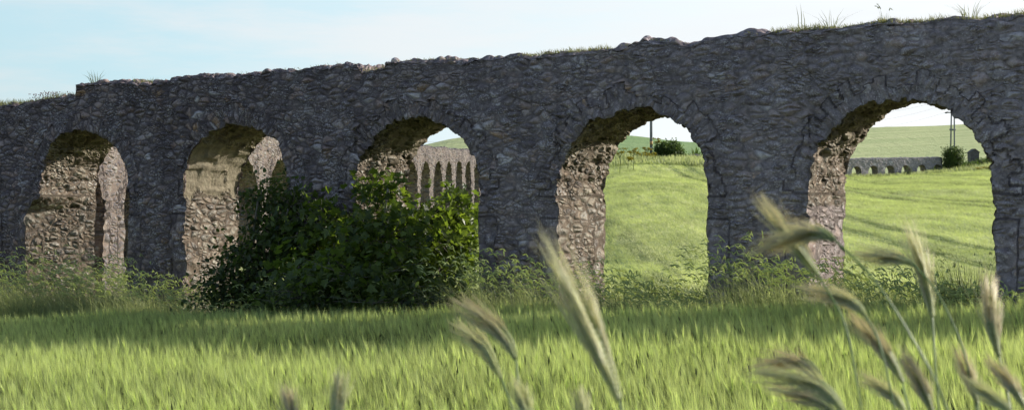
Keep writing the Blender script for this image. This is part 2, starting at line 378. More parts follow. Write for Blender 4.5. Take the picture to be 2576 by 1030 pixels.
# ------------------------------------------------------------------ aqueduct walls
TX = np.array([(-400, 268), (0, 262), (60, 257), (120, 245), (186, 238), (192, 209), (240, 204), (330, 200), (345, 206), (375, 205), (480, 190), (600, 180), (700, 172), (780, 165), (850, 158), (893, 162), (904, 180), (935, 178), (962, 166), (976, 152), (1100, 146), (1200, 143), (1300, 137), (1400, 130), (1520, 121), (1580, 108), (1622, 96), (1660, 100), (1740, 107), (1782, 98), (1880, 79), (1910, 83), (2000, 73), (2100, 66), (2200, 53), (2300, 53), (2450, 43), (2575, 34), (3200, 0)], float)
TS = np.array([wall_s(x) for x in TX[:, 0]]); TZ = (515-TX[:, 1])/FP*wall_Y(TS)
TZ[0] = TZ[1]; TZ[-1] = TZ[-2]
TS = np.append(TS, 40.0); TZ = np.append(TZ, TZ[-1])
def top1(s): return np.interp(s, TS, TZ)
def make_wall(name, world, s0, s1, openings, zspring, rise, top, zg, T, res, mat, stone=(.27, .27, .135), chamfer=None, plaster=(), voussoir=True):
    """openings: (sa, sb); zspring/rise: floats or functions of s; grids welded at their shared edges"""
    parts = []      # (s,n,z,inner,soffit)
    zs = zspring if callable(zspring) else (lambda s: np.full(np.shape(s), zspring))
    Nu = int(round((rise+1.15)/res*.9)); Nl = int(round(2.9/res)); Nn = int(round(T/res))
    edges = []; cur = s0
    for a, b in openings: edges.append(('p', cur, a)); edges.append(('o', a, b)); cur = b
    edges.append(('p', cur, s1))
    Q = []; P = []; base = 0
    def grid(s, n, z, inner, soff, flip=False):
        nonlocal base
        r, c = s.shape
        P.append(np.stack([s, n, z, np.broadcast_to(inner, s.shape), np.broadcast_to(soff, s.shape)], -1).reshape(-1, 5))
        i = (np.arange(r-1)[:, None]*c+np.arange(c-1)[None]).ravel()+base
        q = np.stack([i, i+1, i+c+1, i+c], -1)
        Q.append(q[:, ::-1] if flip else q); base += r*c
    for typ, a, b in edges:
        if typ == 'p':
            k = max(3, int(round((b-a)/res))); ss = np.linspace(a, b, k+1)
            for n_, fl in ((0., False), (T, True)):
                v = np.linspace(0, 1, Nl+1)[:, None]; S = np.broadcast_to(ss, (Nl+1, k+1)); Z = zg+(zs(ss)-zg)*v
                grid(S, np.full(S.shape, n_), Z, 0, 0, fl)
                v = np.linspace(0, 1, Nu+1)[:, None]; S = np.broadcast_to(ss, (Nu+1, k+1)); Z = zs(ss)+(top(ss)-zs(ss))*v
                grid(S, np.full(S.shape, n_), Z, 0, 0, fl)
        else:
            k = int(round(math.pi*.5*(b-a)/res)); a_ = np.linspace(0, math.pi, k+1)
            mid = (a+b)/2; hw = (b-a)/2; ss = mid-hw*np.cos(a_); ar = zs(ss)+rise*np.sin(a_)**.92
            for n_, fl in ((0., False), (T, True)):
                v = np.linspace(0, 1, Nu+1)[:, None]; S = np.broadcast_to(ss, (Nu+1, k+1)); Z = ar+(top(ss)-ar)*v
                grid(S, np.full(S.shape, n_), Z, 0, 0, fl)
            nn = np.linspace(0, T, Nn+1)[None]
            S = np.broadcast_to(ss[:, None], (k+1, Nn+1)); Z = np.broadcast_to(ar[:, None], (k+1, Nn+1))
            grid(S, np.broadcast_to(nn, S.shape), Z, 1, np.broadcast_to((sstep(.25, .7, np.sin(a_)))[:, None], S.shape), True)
            for e, fl in ((a, True), (b, False)):
                v = np.linspace(0, 1, Nl+1)[:, None]; z0 = zs(np.array([e]))[0]; Z = np.broadcast_to(zg+(z0-zg)*v, (Nl+1, Nn+1))
                grid(np.full(Z.shape, e), np.broadcast_to(nn, Z.shape), Z, 1, 0, fl)
        # top
        nn = np.linspace(0, T, Nn+1)[:, None]; S = np.broadcast_to(ss, (Nn+1, len(ss)))
        grid(S, np.broadcast_to(nn, S.shape), np.broadcast_to(top(ss), S.shape), 0, 0)
    for e, fl in ((s0, True), (s1, False)):
        nn = np.linspace(0, T, Nn+1)[None]
        for z0, z1, k in ((zg, zs(np.array([e]))[0], Nl), (zs(np.array([e]))[0], top(np.array([e]))[0], Nu)):
            v = np.linspace(0, 1, k+1)[:, None]; Z = np.broadcast_to(z0+(z1-z0)*v, (k+1, Nn+1))
            grid(np.full(Z.shape, e), np.broadcast_to(nn, Z.shape), Z, 0, 0, not fl)
    P = np.concatenate(P); Q = np.concatenate(Q)
    key = np.round(P[:, :3]*2000).astype(np.int64); key = key[:, 0]*10**10+key[:, 1]*10**5*1+key[:, 2]+5*10**4
    order = np.argsort(key, kind='stable'); ks = key[order]; first = np.concatenate([[True], ks[1:] != ks[:-1]])
    gid = np.empty(len(key), int); gid[order] = np.cumsum(first)-1
    rep = order[first]; cnt = np.bincount(gid)
    A = np.stack([np.bincount(gid, P[:, 3])/cnt, np.bincount(gid, P[:, 4])/cnt], -1)
    U = P[rep, :3]; Q = gid[Q]
    ok = (Q[:, 0] != Q[:, 1]) & (Q[:, 1] != Q[:, 2]) & (Q[:, 2] != Q[:, 3]) & (Q[:, 3] != Q[:, 0]); Q = Q[ok]
    s, n, z = U.T.copy()
    inner = (A[:, 0] > .01).astype(float)*np.clip(A[:, 0]*1.3, 0, 1); soff = A[:, 1]
    # stone coordinates
    stc = np.stack([s/stone[0], n/stone[1], z/stone[2]], -1)
    pl = np.zeros(len(s)); shs = np.zeros(len(s)); shz = np.zeros(len(s))
    for k, (a, b) in enumerate(openings):
        mid = (a+b)/2; hw = (b-a)/2; z0 = zs(np.array([mid]))[0]
        near = np.minimum(np.abs(s-a), np.abs(s-b)); corner = ((s <= a+.01) | (s >= b-.01)) & (near < .42) & (z < z0-.45) & ((n < .45) | (n > T-.45))
        stc[corner] = np.stack([s/.40, n/.40, z/.25], -1)[corner]+37.0
        if voussoir:
            dx, dz = s-mid, (z-z0)*hw/rise; r = np.hypot(dx, dz); th = np.arctan2(dz, dx)
            depth = .26+.36*vnoise(np.stack([th*9, np.full(len(s), k*3.1), 0*s], -1))
            hsh = np.abs(np.sin(np.floor(th*hw/.16+.5*k)*12.9898+k)*43758.5453) % 1.0
            depth = .14+.36*hsh
            ring = (z > z0-.05) & (r < hw+depth)
            h2 = np.abs(np.sin(np.floor(th*hw/.135)*78.233+k*5+np.floor(n/.45)*3.7)*9631.77) % 1.0
            kk = np.where(z > z0-.05, np.clip(1-(r-hw)/.3, 0, 1)*(r < hw+.35)*(np.abs(r-hw) < .35), 0)*(h2-.6)*.075
            shs -= kk*dx/np.maximum(r, .1); shz -= kk*dz/np.maximum(r, .1)
            stc[ring] = np.stack([th*hw/.135, n/.22, (r-hw)/.27+.25], -1)[ring]+[k*20.0, 0, 11.0]
    for (a, zl, zh) in plaster:
        w = (np.abs(s-a) < .9)*sstep(zl-.5, zl+.4, z)*(1-sstep(zh-.4, zh+.4, z))*(inner > .5); pl = np.maximum(pl, w)
    s = s+shs; z = z+shz
    # darker jamb patch, then slow irregularities of the old wall
    if name == 'aqueduct' and voussoir and res < .05:
        e5 = (s > 5.5) & (s < 7) & (z < .0); inner[e5] *= .45  # lower left jamb of the rightmost arch shifted towards the darker face colour
    q = np.stack([s, n, z], -1)
    for f, amp in ((.7, .12), (2.3, .07), (5.5, .035)):
        s = s+(vnoise(q*f+11)-.5)*amp*.8; n = n+(vnoise(q*f+37)-.5)*amp; z = z+(vnoise(q*f+71)-.5)*amp*.8*(z > zg+.3)
    tp = sstep(-.12, 0, U[:, 2]-top(U[:, 0]))
    z = z+tp*(vnoise(np.stack([s*2.6, n*2.6, 0*s], -1))-.5)*.08+tp*(vnoise(np.stack([s*7, n*7, 0*s+9], -1))-.5)*.05
    z = z-tp*.06*(np.minimum(n, T-n) < .12)
    if chamfer:
            for (sc_, w_, d_, zc) in chamfer:
                f = np.clip(1-(sc_-U[:, 0])/w_, 0, 1)*(U[:, 0] <= sc_+.01)*np.clip(1-U[:, 1]/T, 0, 1)*(1-sstep(zc-.25, zc+.15, U[:, 2]))
            s = s-f*d_
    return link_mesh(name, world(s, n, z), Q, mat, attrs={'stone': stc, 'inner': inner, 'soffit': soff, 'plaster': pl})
PER = 4.93; OW = 3.11
A1 = [(5.98+PER*k, 5.98+PER*k+OW) for k in (-5, -4, -3, -2, -1, 0, 1)]
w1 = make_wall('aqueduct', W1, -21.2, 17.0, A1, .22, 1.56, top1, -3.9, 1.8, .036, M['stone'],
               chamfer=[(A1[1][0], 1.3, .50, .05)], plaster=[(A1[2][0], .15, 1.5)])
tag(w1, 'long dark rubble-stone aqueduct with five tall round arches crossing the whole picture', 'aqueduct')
# second stretch, turning back from behind the leftmost arch and running away
a2 = math.atan2(1, .1084); c2, s2 = math.cos(a2), math.sin(a2)
def W2(s, n, z):                # s metres along; s=0 at (-11.06,40.2); n behind the visible face (to the left)
    return np.stack([-11.03+s*c2-n*s2, 40.3+s*s2+n*c2, z], -1)
def top2(s): return 2.72+(s-14.7)*.0275
A2 = [(.62+PER*k, .62+PER*k+OW+.30) for k in range(-1, 17)]
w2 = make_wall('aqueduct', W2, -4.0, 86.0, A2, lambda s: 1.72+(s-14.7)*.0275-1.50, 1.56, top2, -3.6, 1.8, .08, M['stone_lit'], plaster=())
tag(w2, 'sunlit pinkish stretch of aqueduct with tall arches, seen through the three left arches', 'aqueduct')
p3 = at(2040, 398, 186); a3 = math.atan2(.45, .89); c3, s3 = math.cos(a3), math.sin(a3)
def W3(s, n, z): return np.stack([45.1+s*c3-n*s3, 195+s*s3+n*c3, z], -1)
A3 = [(1.1+2.9*k-2.9*4, 1.1+2.9*k-2.9*4+1.7) for k in range(0, 10)]
def top3(s): return 6.3+s*.026
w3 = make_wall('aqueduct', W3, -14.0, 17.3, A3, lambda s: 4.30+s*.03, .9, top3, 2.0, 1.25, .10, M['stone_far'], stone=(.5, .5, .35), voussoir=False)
tag(w3, 'low grey distant stretch of aqueduct with small arches, seen through the rightmost arch', 'aqueduct')

# ------------------------------------------------------------------ barley in front of the wall
def unit(v): return v/np.linalg.norm(v, axis=1, keepdims=True)
def front_points(n, y0, y1, pw):
    Y = (y0**pw+(y1**pw-y0**pw)*rng.random(n))**(1/pw); u = rng.uniform(-.46, .47, n)
    X = u*Y; s, nn = sn_of(X, Y); k = nn < -1.55-.5*n2(s*.8, 0*s)
    k &= (n2(X*1.7, Y*1.7, 6) > .3) | (rng.random(n) < .45)
    return X[k], Y[k]
def make_barley():
    X, Y = front_points(92000, 6.2, 31, 1.75)
    X += 0; N = len(X)
    z0 = ground(X, Y)
    hgt = .42+.18*n2(X*.5, Y*.5, 5)+rng.normal(0, .055, N)+.05*(n2(X*2, Y*2, 9)-.5)
    lean = np.stack([-.02-.14*n2(X*.25, Y*.25, 2)+rng.normal(0, .09, N), rng.normal(0, .09, N)-.02, np.ones(N)], -1)
    base = np.stack([X, Y, z0], -1); topp = base+lean*hgt[:, None]
    tone = np.clip(.40+.45*(n2(X*.9, Y*.9, 4)-.3)+rng.normal(0, .27, N), .03, 1)
    P = []
    # stalk with a flag leaf
    mid = base+(topp-base)*.35
    P.append(blades(mid, topp-mid, np.full(N, .007), rng.normal(0, .01, (N, 3)), tone*.7))
    for q in range(1):
        st = base+(topp-base)*(.45+.3*rng.random(N))[:, None]
        v = np.stack([rng.normal(-.05, .11, N), rng.normal(0, .11, N), rng.uniform(.06, .26, N)], -1)
        P.append(blades(st, v, rng.uniform(.006, .010, N), np.stack([0*X, 0*X, rng.uniform(.0, .06, N)], -1), tone*.75))
    # ear
    ed = unit(np.stack([lean[:, 0]+rng.normal(-.06, .13, N), lean[:, 1]+rng.normal(0, .14, N), np.ones(N)], -1))
    el = rng.uniform(.06, .09, N)
    brt = rng.random(N) < .06; tone = np.where(brt, 1.0, tone); topp = topp+np.array([-.02, 0, .06])*brt[:, None]
    dark = rng.random(N) < .011; topp = topp+np.array([0, 0, .09])*dark[:, None]; el = el*(1+.3*dark)
    P.append(spindles(topp, ed*el[:, None], np.where(dark, .018, .011), np.where(dark, .10, tone*.85)))
    # awns
    for q in range(14):
        b = topp+ed*(el*rng.uniform(.05, .95, N))[:, None]
        v = unit(ed+rng.normal(0, .11, (N, 3)))*rng.uniform(.10, .21, N)[:, None]
        k = ~dark
        P.append(spikes(b[k], v[k], np.where(brt, .0042, .0025)[k], np.clip(tone+.28, 0, 1)[k]))
    V, F, a = merge(P)
    o = link_mesh('barley_crop', V, F, M['barley'], attrs={'v': a}, smooth=False)
    tag(o, 'dense green bearded barley crop filling the foreground up to the foot of the aqueduct', 'barley', kind='stuff')
make_barley()
def make_back_crop():
    """crop tops behind the aqueduct, thinning out with distance"""
    n = 430000
    Y = 28+ (196-28)*rng.random(n)**1.9; u = rng.uniform(-.42, .46, n); X = u*Y
    s, nn = sn_of(X, Y)
    w2n = (X+11.03)*s2-(Y-40.3)*c2     # right of the second stretch
    k = (nn > 3.0+1.0*n2(s, 0*s)) & (w2n > 1.0)
    k &= ~((Y > 100) & (u < .0)) & ~((Y > 148) & (u < .18))
    X, Y = X[k], Y[k]; N = len(X); z = ground(X, Y)
    rowx = X-.01*Y
    tr = np.abs(np.abs((rowx+403+2*n2(rowx*.25, Y*.025)) % 12.5-6.0)-.95) < .38
    dk_ = n2(rowx*2.6, Y*.14, 12) > .70
    sc_ = (Y/45)**.8
    tone = np.clip(.62+.5*(n2(X*.9, Y*.3, 4)-.5)+rng.normal(0, .14, N), .1, 1)
    tone = np.where((tr & (n2(rowx*3, Y*.2) > .35)), tone*.4, np.where(dk_, tone*.7, tone))
    P = []
    for q in range(4):
        b = np.stack([X+rng.normal(0, .08, N)*sc_, Y+rng.normal(0, .08, N)*sc_, z-.03], -1)
        v = np.stack([rng.normal(-.06, .07, N), rng.normal(0, .07, N), rng.uniform(.05, .15, N)], -1)*sc_[:, None]**.6
        P.append(spikes(b, v, .011*sc_, np.clip(tone+rng.normal(0, .08, N), 0, 1)))
    V, F, a = merge(P)
    o = link_mesh('crop_field', V, F, M['barley'], attrs={'v': a}, smooth=False)
    tag(o, 'sunlit green crop on the rising field behind the aqueduct', 'crop', kind='stuff')
make_back_crop()

# ------------------------------------------------------------------ tall weeds at the foot of the wall
HX = np.array([(-300, 690), (0, 690), (120, 712), (250, 668), (340, 695), (450, 722), (560, 740), (800, 735), (1100, 735), (1210, 742), (1240, 762), (1290, 695), (1350, 690), (1420, 705), (1500, 705), (1560, 722), (1620, 728), (1700, 724), (1780, 742), (1800, 762), (1850, 750), (1900, 680), (1970, 690), (2100, 705), (2130, 690), (2250, 690), (2300, 740), (2370, 712), (2480, 745), (2575, 742), (3000, 742)], float)
def weed_h(s):
    Y = wall_Y(s); xr = s*CW/Y*FP+1287
    return np.clip((515-np.interp(xr, HX[:, 0], HX[:, 1]))/FP*Y-(-2.57+.05*s), .35, 1.6)
def drooping(N, P, V0, hgt, lean, tone, heads=True, hs=1.0):
    """stalks that bend over under a soft seed head"""
    L = lean
    tip = V0+np.stack([L[:, 0], L[:, 1], np.ones(N)], -1)*hgt[:, None]
    P.append(blades(V0, tip-V0, np.full(N, .007), np.stack([-L[:, 0]*.12, -L[:, 1]*.12, 0*hgt], -1)*hgt[:, None], tone*.6))
    if heads:
        d1 = unit(np.stack([L[:, 0]*2.2, L[:, 1]*2.2, .8+0*hgt], -1)); d2 = unit(np.stack([L[:, 0]*3, L[:, 1]*3, -.25+rng.normal(0, .3, N)], -1))
        m = tip+d1*.05*hs
        P.append(spindles(tip-d1*.01, d1*.075*hs, np.full(N, .018*hs), np.clip(tone+.25, 0, 1)))
        P.append(spindles(m, d2*.07*hs, np.full(N, .016*hs), np.clip(tone+.3, 0, 1)))
        for q in range(6):
            b = m+(d2*rng.uniform(-.02, .05, N)[:, None]*hs)
            P.append(spikes(b, unit(d2+rng.normal(0, .28, (N, 3)))*rng.uniform(.04, .08, N)[:, None]*hs, np.full(N, .0035), np.clip(tone+.45, 0, 1)))
def make_weeds():
    P = []
    def strip(N, n0, n1, leafy_n, hmul, s0=-20, s1=14, headf=.36, tone0=.35):
        s = rng.uniform(s0, s1, N); n = n0+(n1-n0)*rng.random(N)**1.2
        in_op = np.zeros(N, bool)
        for a, b in A1: in_op |= (s > a+.1) & (s < b-.1)
        k = in_op | (n < -.06) | (n > 1.86)
        s, n = s[k], n[k]; N = len(s)
        w = W1(s, n, 0*s); X, Y = w[:, 0], w[:, 1]; z = ground(X, Y)
        clump = n2(s*1.3, n*1.3, 1)
        h = weed_h(s)*hmul*(.55+.75*clump)*rng.uniform(.65, 1.05, N)
        tone = np.clip(tone0+.35*(n2(s*.7, n*.7, 8)-.4)+rng.normal(0, .12, N), .02, .9)
        b = np.stack([X, Y, z-.02], -1)
        for q in range(leafy_n):
            a = rng.random(N)*2*math.pi; r = rng.uniform(.08, .5, N)*h
            up = h*rng.uniform(.45, .95, N)
            v = np.stack([np.cos(a)*r-.12*h, np.sin(a)*r, up*.85], -1)
            P.append(blades(b+rng.normal(0, .05, (N, 3))*[1, 1, 0], v, rng.uniform(.007, .018, N), np.stack([-v[:, 0]*.22, -v[:, 1]*.22, up*.16], -1), np.clip(tone+rng.normal(0, .1, N), 0, 1)))
        k = rng.random(N) < headf; m = k.sum()
        lean = np.stack([rng.normal(-.28, .17, m), rng.normal(-.02, .18, m)], -1)
        drooping(m, P, b[k], h[k]*1.0, lean, np.clip(tone[k]+.12, 0, 1), hs=1.5)
    strip(14000, -1.9, -.05, 3, 1.35, tone0=.5)
    strip(4500, 0.0, 1.8, 3, 1.0, tone0=.42)
    strip(6000, 1.9, 4.5, 3, .75, tone0=.45)
    V, F, a = merge(P)
    o = link_mesh('tall_grass', V, F, M['weeds'], attrs={'v': a}, smooth=False)
    tag(o, 'tall tangled wild grasses with drooping seed heads along the foot of the aqueduct', 'grass', kind='stuff')
make_weeds()
def grass_clump(name, c, rad, h, N, label, cat, mat='weeds', tone=.15, hw=(.006, .013), heads=.3, fan=.45, group=None):
    P = []; a = rng.random(N)*2*math.pi; r = rad*np.sqrt(rng.random(N))
    b = np.stack([c[0]+np.cos(a)*r, c[1]+np.sin(a)*r, 0*a], -1); b[:, 2] = c[2]-.03
    hh = h*rng.uniform(.5, 1.0, N)
    v = np.stack([np.cos(a)*fan*hh*rng.random(N)+rng.normal(-.03, .05, N)*h, np.sin(a)*fan*hh*rng.random(N), hh], -1)
    t_ = np.clip(tone+rng.normal(0, .08, N), 0, 1)
    P.append(blades(b, v, rng.uniform(hw[0], hw[1], N), np.stack([-v[:, 0]*.2, -v[:, 1]*.2, hh*.06], -1), t_))
    V, F, al = merge(P)
    root = empty(name, label, cat, group)
    link_mesh('leaf_blades', V, F, M[mat], parent=root, attrs={'v': al}, smooth=False)
    m = int(N*heads)
    if m:
        P = []; ls = np.stack([np.cos(a[:m])*.22-.12, np.sin(a[:m])*.25], -1)
        drooping(m, P, b[:m], h*rng.uniform(.75, 1.05, m), ls, t_[:m]+.08)
        V, F, al = merge(P); link_mesh('seed_heads', V, F, M[mat], parent=root, attrs={'v': np.clip(al, 0, 1)}, smooth=False)
    return root
def on_ground(x, n):
    s = wall_s(x); w = W1(np.array([s]), np.array([n]), np.array([0.]))[0]; w[2] = ground(w[0], w[1]); return w
grass_clump('grass_clump', on_ground(2412, .5), .42, 1.38, 420, 'dark upright grass clump in the rightmost arch, left of the right-hand pier', 'grass clump', tone=.06, heads=.08)
grass_clump('grass_clump', on_ground(1935, -.5), .35, 1.35, 110, 'wiry nodding wild grass in front of the pier between the two right arches', 'grass clump', tone=.35, heads=.7)
grass_clump('grass_clump', on_ground(1325, -.5), .32, 1.35, 150, 'loose oat-like grass at the foot of the pier right of the fig tree', 'grass clump', tone=.40, heads=.6)
grass_clump('grass_clump', on_ground(935, -1.9), .3, 1.15, 60, 'pale nodding grass heads in front of the dark base of the fig tree', 'grass clump', tone=.55, heads=.9)
grass_clump('grass_clump', on_ground(1690, 1.0), .75, .85, 260, 'low dark seed-headed grass across the foot of the second arch from the right', 'grass clump', tone=.03, heads=.45)
grass_clump('grass_clump', on_ground(2190, .6), .45, 1.1, 200, 'bent grass in the rightmost arch beside its left pier', 'grass clump', tone=.3, heads=.6)

# grass on top of the wall
def make_top_grass():
    P = []
    def band(x0, x1, N, h, tone, n0=.0, n1=1.0):
        s = rng.uniform(wall_s(x0), wall_s(x1), N); n = rng.uniform(n0, n1, N)
        b = W1(s, n, top1(s)-.03); hh = h*rng.uniform(.3, 1, N)*(.4+.9*n2(s*2.2, n*0))
        v = np.stack([rng.normal(-.2, .35, N)*hh, rng.normal(0, .35, N)*hh, hh], -1)
        P.append(blades(b, v, rng.uniform(.006, .013, N), 0*v, np.clip(tone+rng.normal(0, .15, N), 0, 1)))
    for a in ((-60, 60, 900, .20, .5), (60, 190, 900, .18, .45), (190, 560, 250, .07, .5), (330, 375, 250, .14, .6), (560, 900, 250, .07, .5), (905, 960, 350, .14, .7), (960, 1300, 700, .07, .6), (1300, 1525, 1900, .13, .62), (1560, 1760, 500, .08, .8), (1800, 1935, 200, .05, .6),
              (1935, 2060, 1300, .20, .55), (2060, 2330, 1300, .11, .6), (2200, 2600, 2600, .15, .65), (2600, 3100, 2500, .15, .6)): band(*a)
    V, F, a = merge(P)
    o = link_mesh('dry_grass', V, F, M['dry'], attrs={'v': a}, smooth=False)
    tag(o, 'thin pale dry grass growing along the top of the aqueduct', 'grass', kind='stuff')
make_top_grass()
def top_plant(name, x, h, N, fan, label, mat='dry', tone=.5, heads=0.0, rad=.1, w=(.008, .013)):
    s = wall_s(x); c = W1(np.array([s]), np.array([.35]), np.array([top1(s)]))[0]
    return grass_clump(name, c, rad, h, N, label, 'plant', mat, tone, w, heads, fan)
top_plant('spiky_plant', 212, .36, 26, 1.1, 'spiky tuft on the stepped end of the wall top at far left', tone=.2)
top_plant('spiky_plant', 2070, .42, 20, 1.5, 'spray of bare stems on the wall top left of the purple-tipped plant', tone=.3)
top_plant('thin_weed', 1995, .72, 3, .12, 'single tall thin weed stalk standing on the wall top', tone=.3, w=(.01, .014))
top_plant('spiky_plant', 2425, .34, 34, 1.6, 'flattened tuft of arching blades on the wall top above the rightmost arch', tone=.35)
top_plant('thin_weed', 2205, .30, 9, .3, 'small dark weed standing on the wall top left of the rightmost arch', mat='weeds', tone=.1, heads=.5)
def flower_patch():
    root = empty('flowering_plant', 'low plant with faded mauve flowers on the wall top at far left', 'plant')
    P, Q = [], []; N = 90
    s = wall_s(95)+rng.normal(0, .22, N); n = rng.uniform(0, .6, N); b = W1(s, n, top1(s)-.02); v = np.stack([rng.normal(0, .05, N), rng.normal(0, .05, N), rng.uniform(.06, .2, N)], -1)
    P.append(blades(b, v, np.full(N, .006), 0*v, np.full(N, .4)))
    V, F, a = merge(P); link_mesh('stems', V, F, M['dry'], root, {'v': a}, False)
    Q.append(spindles(b+v, rng.normal(0, .01, (N, 3))+[0, 0, .03], np.full(N, .035), rng.random(N)))
    V, F, a = merge(Q); link_mesh('flowers', V, F, M['mauve'], root, {'v': a}, False)
flower_patch()

# ------------------------------------------------------------------ fig tree and bramble
def leaf_mesh(kind):
    if kind == 'fig':
        out = [(0, 0), (.18, -.06), (.42, .08), (.30, .28), (.50, .55), (.22, .52), (.13, .72), (0, 1.0)]
    else:
        out = [(0, 0), (.2, .1), (.3, .4), (.2, .75), (0, 1.0)]
    pts = [(x, y) for x, y in out]+[(-x, y) for x, y in out[-2:0:-1]]
    V = [(0, .35, -.05)]+[(x, y, .10*abs(x)-.12*y*y) for x, y in pts]
    n = len(pts); F = [(0, 1+(i+1) % n, 1+i) for i in range(n)]
    return np.array(V, float), np.array(F)
def leaves(P, pos, dirs, nrm, size, kind, val):
    LV, LF = leaf_mesh(kind); N = len(pos); d = unit(dirs); x = unit(np.cross(d, nrm)); z = np.cross(x, d)
    V = pos[:, None]+size[:, None, None]*(LV[None, :, 0:1]*x[:, None]+LV[None, :, 1:2]*d[:, None]+LV[None, :, 2:3]*z[:, None])
    F = (LF[None]+(np.arange(N)*len(LV))[:, None, None]).reshape(-1, 3)
    P.append((V.reshape(-1, 3), F, np.repeat(val, len(LV))))
def bush(name, label, cat, base, blobs, ntwig, nleaf, lsize, mat, kind, spread=.22, bark='bark', trunks=True, twigr=.006, toneb=.3, group=None, shell=.5):
    root = empty(name, label, cat, group)
    tips = []; cents = []
    vol = np.array([b[3]*b[4]*b[5] for b in blobs])**.8; vol /= vol.sum()
    for (cx, cy, cz, rx, ry, rz), f in zip(blobs, vol):
        k = max(4, int(ntwig*f)); d = unit(rng.normal(0, 1, (k, 3))); r = shell+(1-shell)*rng.random(k)**.6
        r *= .68+.62*vnoise(d*2.1+cx*3)
        tips.append(np.array([cx, cy, cz])+d*r[:, None]*[rx, ry, rz]); cents.append(np.tile([cx, cy, cz], (k, 1)))
    tips = np.concatenate(tips); cents = np.concatenate(cents)
    gz = ground(tips[:, 0], tips[:, 1]); k = tips[:, 2] > gz+.05; tips, cents = tips[k], cents[k]
    T = len(tips); out = unit(tips-cents+1e-6)
    idx = np.repeat(np.arange(T), nleaf); N = len(idx)
    sp = rng.normal(0, spread, (N, 3)); pos = tips[idx]+sp*[1, 1, .8]-out[idx]*np.abs(rng.normal(0, spread*.7, (N, 1)))
    dirs = out[idx]*.5+rng.normal(0, .6, (N, 3))+[0, 0, -.25]; nrm = unit(out[idx]*.4+[0, 0, .9]+rng.normal(0, .45, (N, 3)))
    clump = vnoise(tips*1.6)[idx]
    val = np.clip(toneb+.5*(clump-.4)+rng.normal(0, .17, N), 0, 1)
    P = []; leaves(P, pos, dirs, nrm, lsize*rng.uniform(.55, 1.15, N), kind, val)
    V, F, a = merge(P)
    if trunks:
        P = []
        base = np.array(base, float)
        for i, (cx, cy, cz, rx, ry, rz) in enumerate(blobs):
            for q in range(2):
                e = np.array([cx, cy, cz])+rng.normal(0, .3, 3)*[rx, ry, rz]
                bs = base+rng.normal(0, .12, 3)*[1, 1, 0]; md = bs+(e-bs)*.5+rng.normal(0, .10, 3)-[0, 0, .08*np.linalg.norm(e-bs)]
                c = curve([bs, md, e], 9); P.append(tube(c, np.linspace(.05, .018, 9)*(np.linalg.norm(e-bs)/2)**.5, 6))
        V2, F2, a2_ = merge(P); link_mesh('trunk', V2, F2, M[bark], root, {'v': a2_})
        P = []
        for i in rng.permutation(T)[:min(T, 260)]:
            s_ = cents[i]+(tips[i]-cents[i])*.25; c = curve([s_, (s_+tips[i])/2+rng.normal(0, .06, 3), tips[i]+out[i]*.05], 6)
            P.append(tube(c, np.linspace(twigr*2, twigr*.7, 6), 4))
        V2, F2, a2_ = merge(P); link_mesh('branches', V2, F2, M[bark], root, {'v': a2_})
    link_mesh('crown', V, F, M[mat], root, {'v': a}, False)
    return root
def blob(x, y, n, rx, rz, ry=None):     # centre seen at (x,y), standing n metres behind the near face of the wall
    u = (x-1287)/FP; Y = (n+D0*CW)/(u*SW+CW)
    p = at(x, y, Y); return (p[0], p[1], p[2], rx*Y/FP, (ry if ry is not None else rx*Y/FP), rz*Y/FP)
fig_blobs = [blob(960, 620, -.9, 150, 110, 1.0), blob(830, 680, -1.3, 150, 100, 1.0), blob(1050, 580, .9, 125, 85, .9), blob(965, 490, .0, 72, 62, .8), blob(1120, 640, 1.6, 100, 110, .8),
             blob(1130, 535, 2.0, 70, 68, .8), blob(1165, 600, 2.6, 55, 90, .8), blob(800, 575, -.8, 105, 75, .8), blob(900, 700, -1.8, 170, 80, .9), blob(1080, 720, -.4, 120, 80, .9)]
bush('fig_tree', 'spreading fig tree with big glossy lobed leaves filling the middle arch', 'tree', on_ground(960, -.7), fig_blobs, 500, 11, .20, 'fig', 'fig', spread=.17, toneb=.42)
br_blobs = [blob(640, 690, -1.3, 130, 85, .9), blob(700, 600, -1.0, 90, 90, .7), blob(668, 505, -.8, 62, 70, .6), blob(735, 520, -.8, 60, 65, .6), blob(560, 735, -1.6, 100, 50, .6), blob(790, 740, -2.0, 170, 60, .8), blob(1020, 760, -2.0, 190, 50, .6), blob(640, 620, -1.2, 70, 60, .6)]
bush('bramble_bush', 'dark tangled small-leaved bush left of the fig tree, in front of the second pier', 'bush', on_ground(700, -1.1), br_blobs, 430, 16, .13, 'bramble', 'small', spread=.17, twigr=.004, toneb=.3)

# ------------------------------------------------------------------ the distance
def gpos(x, Y):
    X = (x-1287)/FP*Y; return np.array([X, Y, float(ground(X, Y))])
def shrub(name, label, cat, x, Y, w, h, tone=.35, n=240, ls=None, parts=1, group=None, lift=0):
    p = gpos(x, Y); W = w*Y/FP/2; H = h*Y/FP
    bl = [(p[0], p[1], p[2]+H*.5+lift, W*.85, W*.8, H*.5), (p[0]-W*.4, p[1], p[2]+H*.38+lift, W*.6, W*.6, H*.4), (p[0]+W*.42, p[1]-.1, p[2]+H*.40+lift, W*.58, W*.6, H*.38)]
    return bush(name, label, cat, p, bl, n, 14, ls or W*.14, 'shrub', 'small', spread=W*.12, twigr=.012, toneb=tone, group=group, shell=.35)
shrub('round_bush', 'rounded leafy bush just right of the single utility pole', 'bush', 1681, 150, 78, 50, .30, 420)
shrub('round_bush', 'loose green bush at the foot of the twin pole', 'bush', 2396, 202.5, 62, 66, .35, 360)
shrub('sapling', 'small yellow-green sapling in front of the distant aqueduct arches', 'tree', 2285, 192, 18, 30, .85, 60)
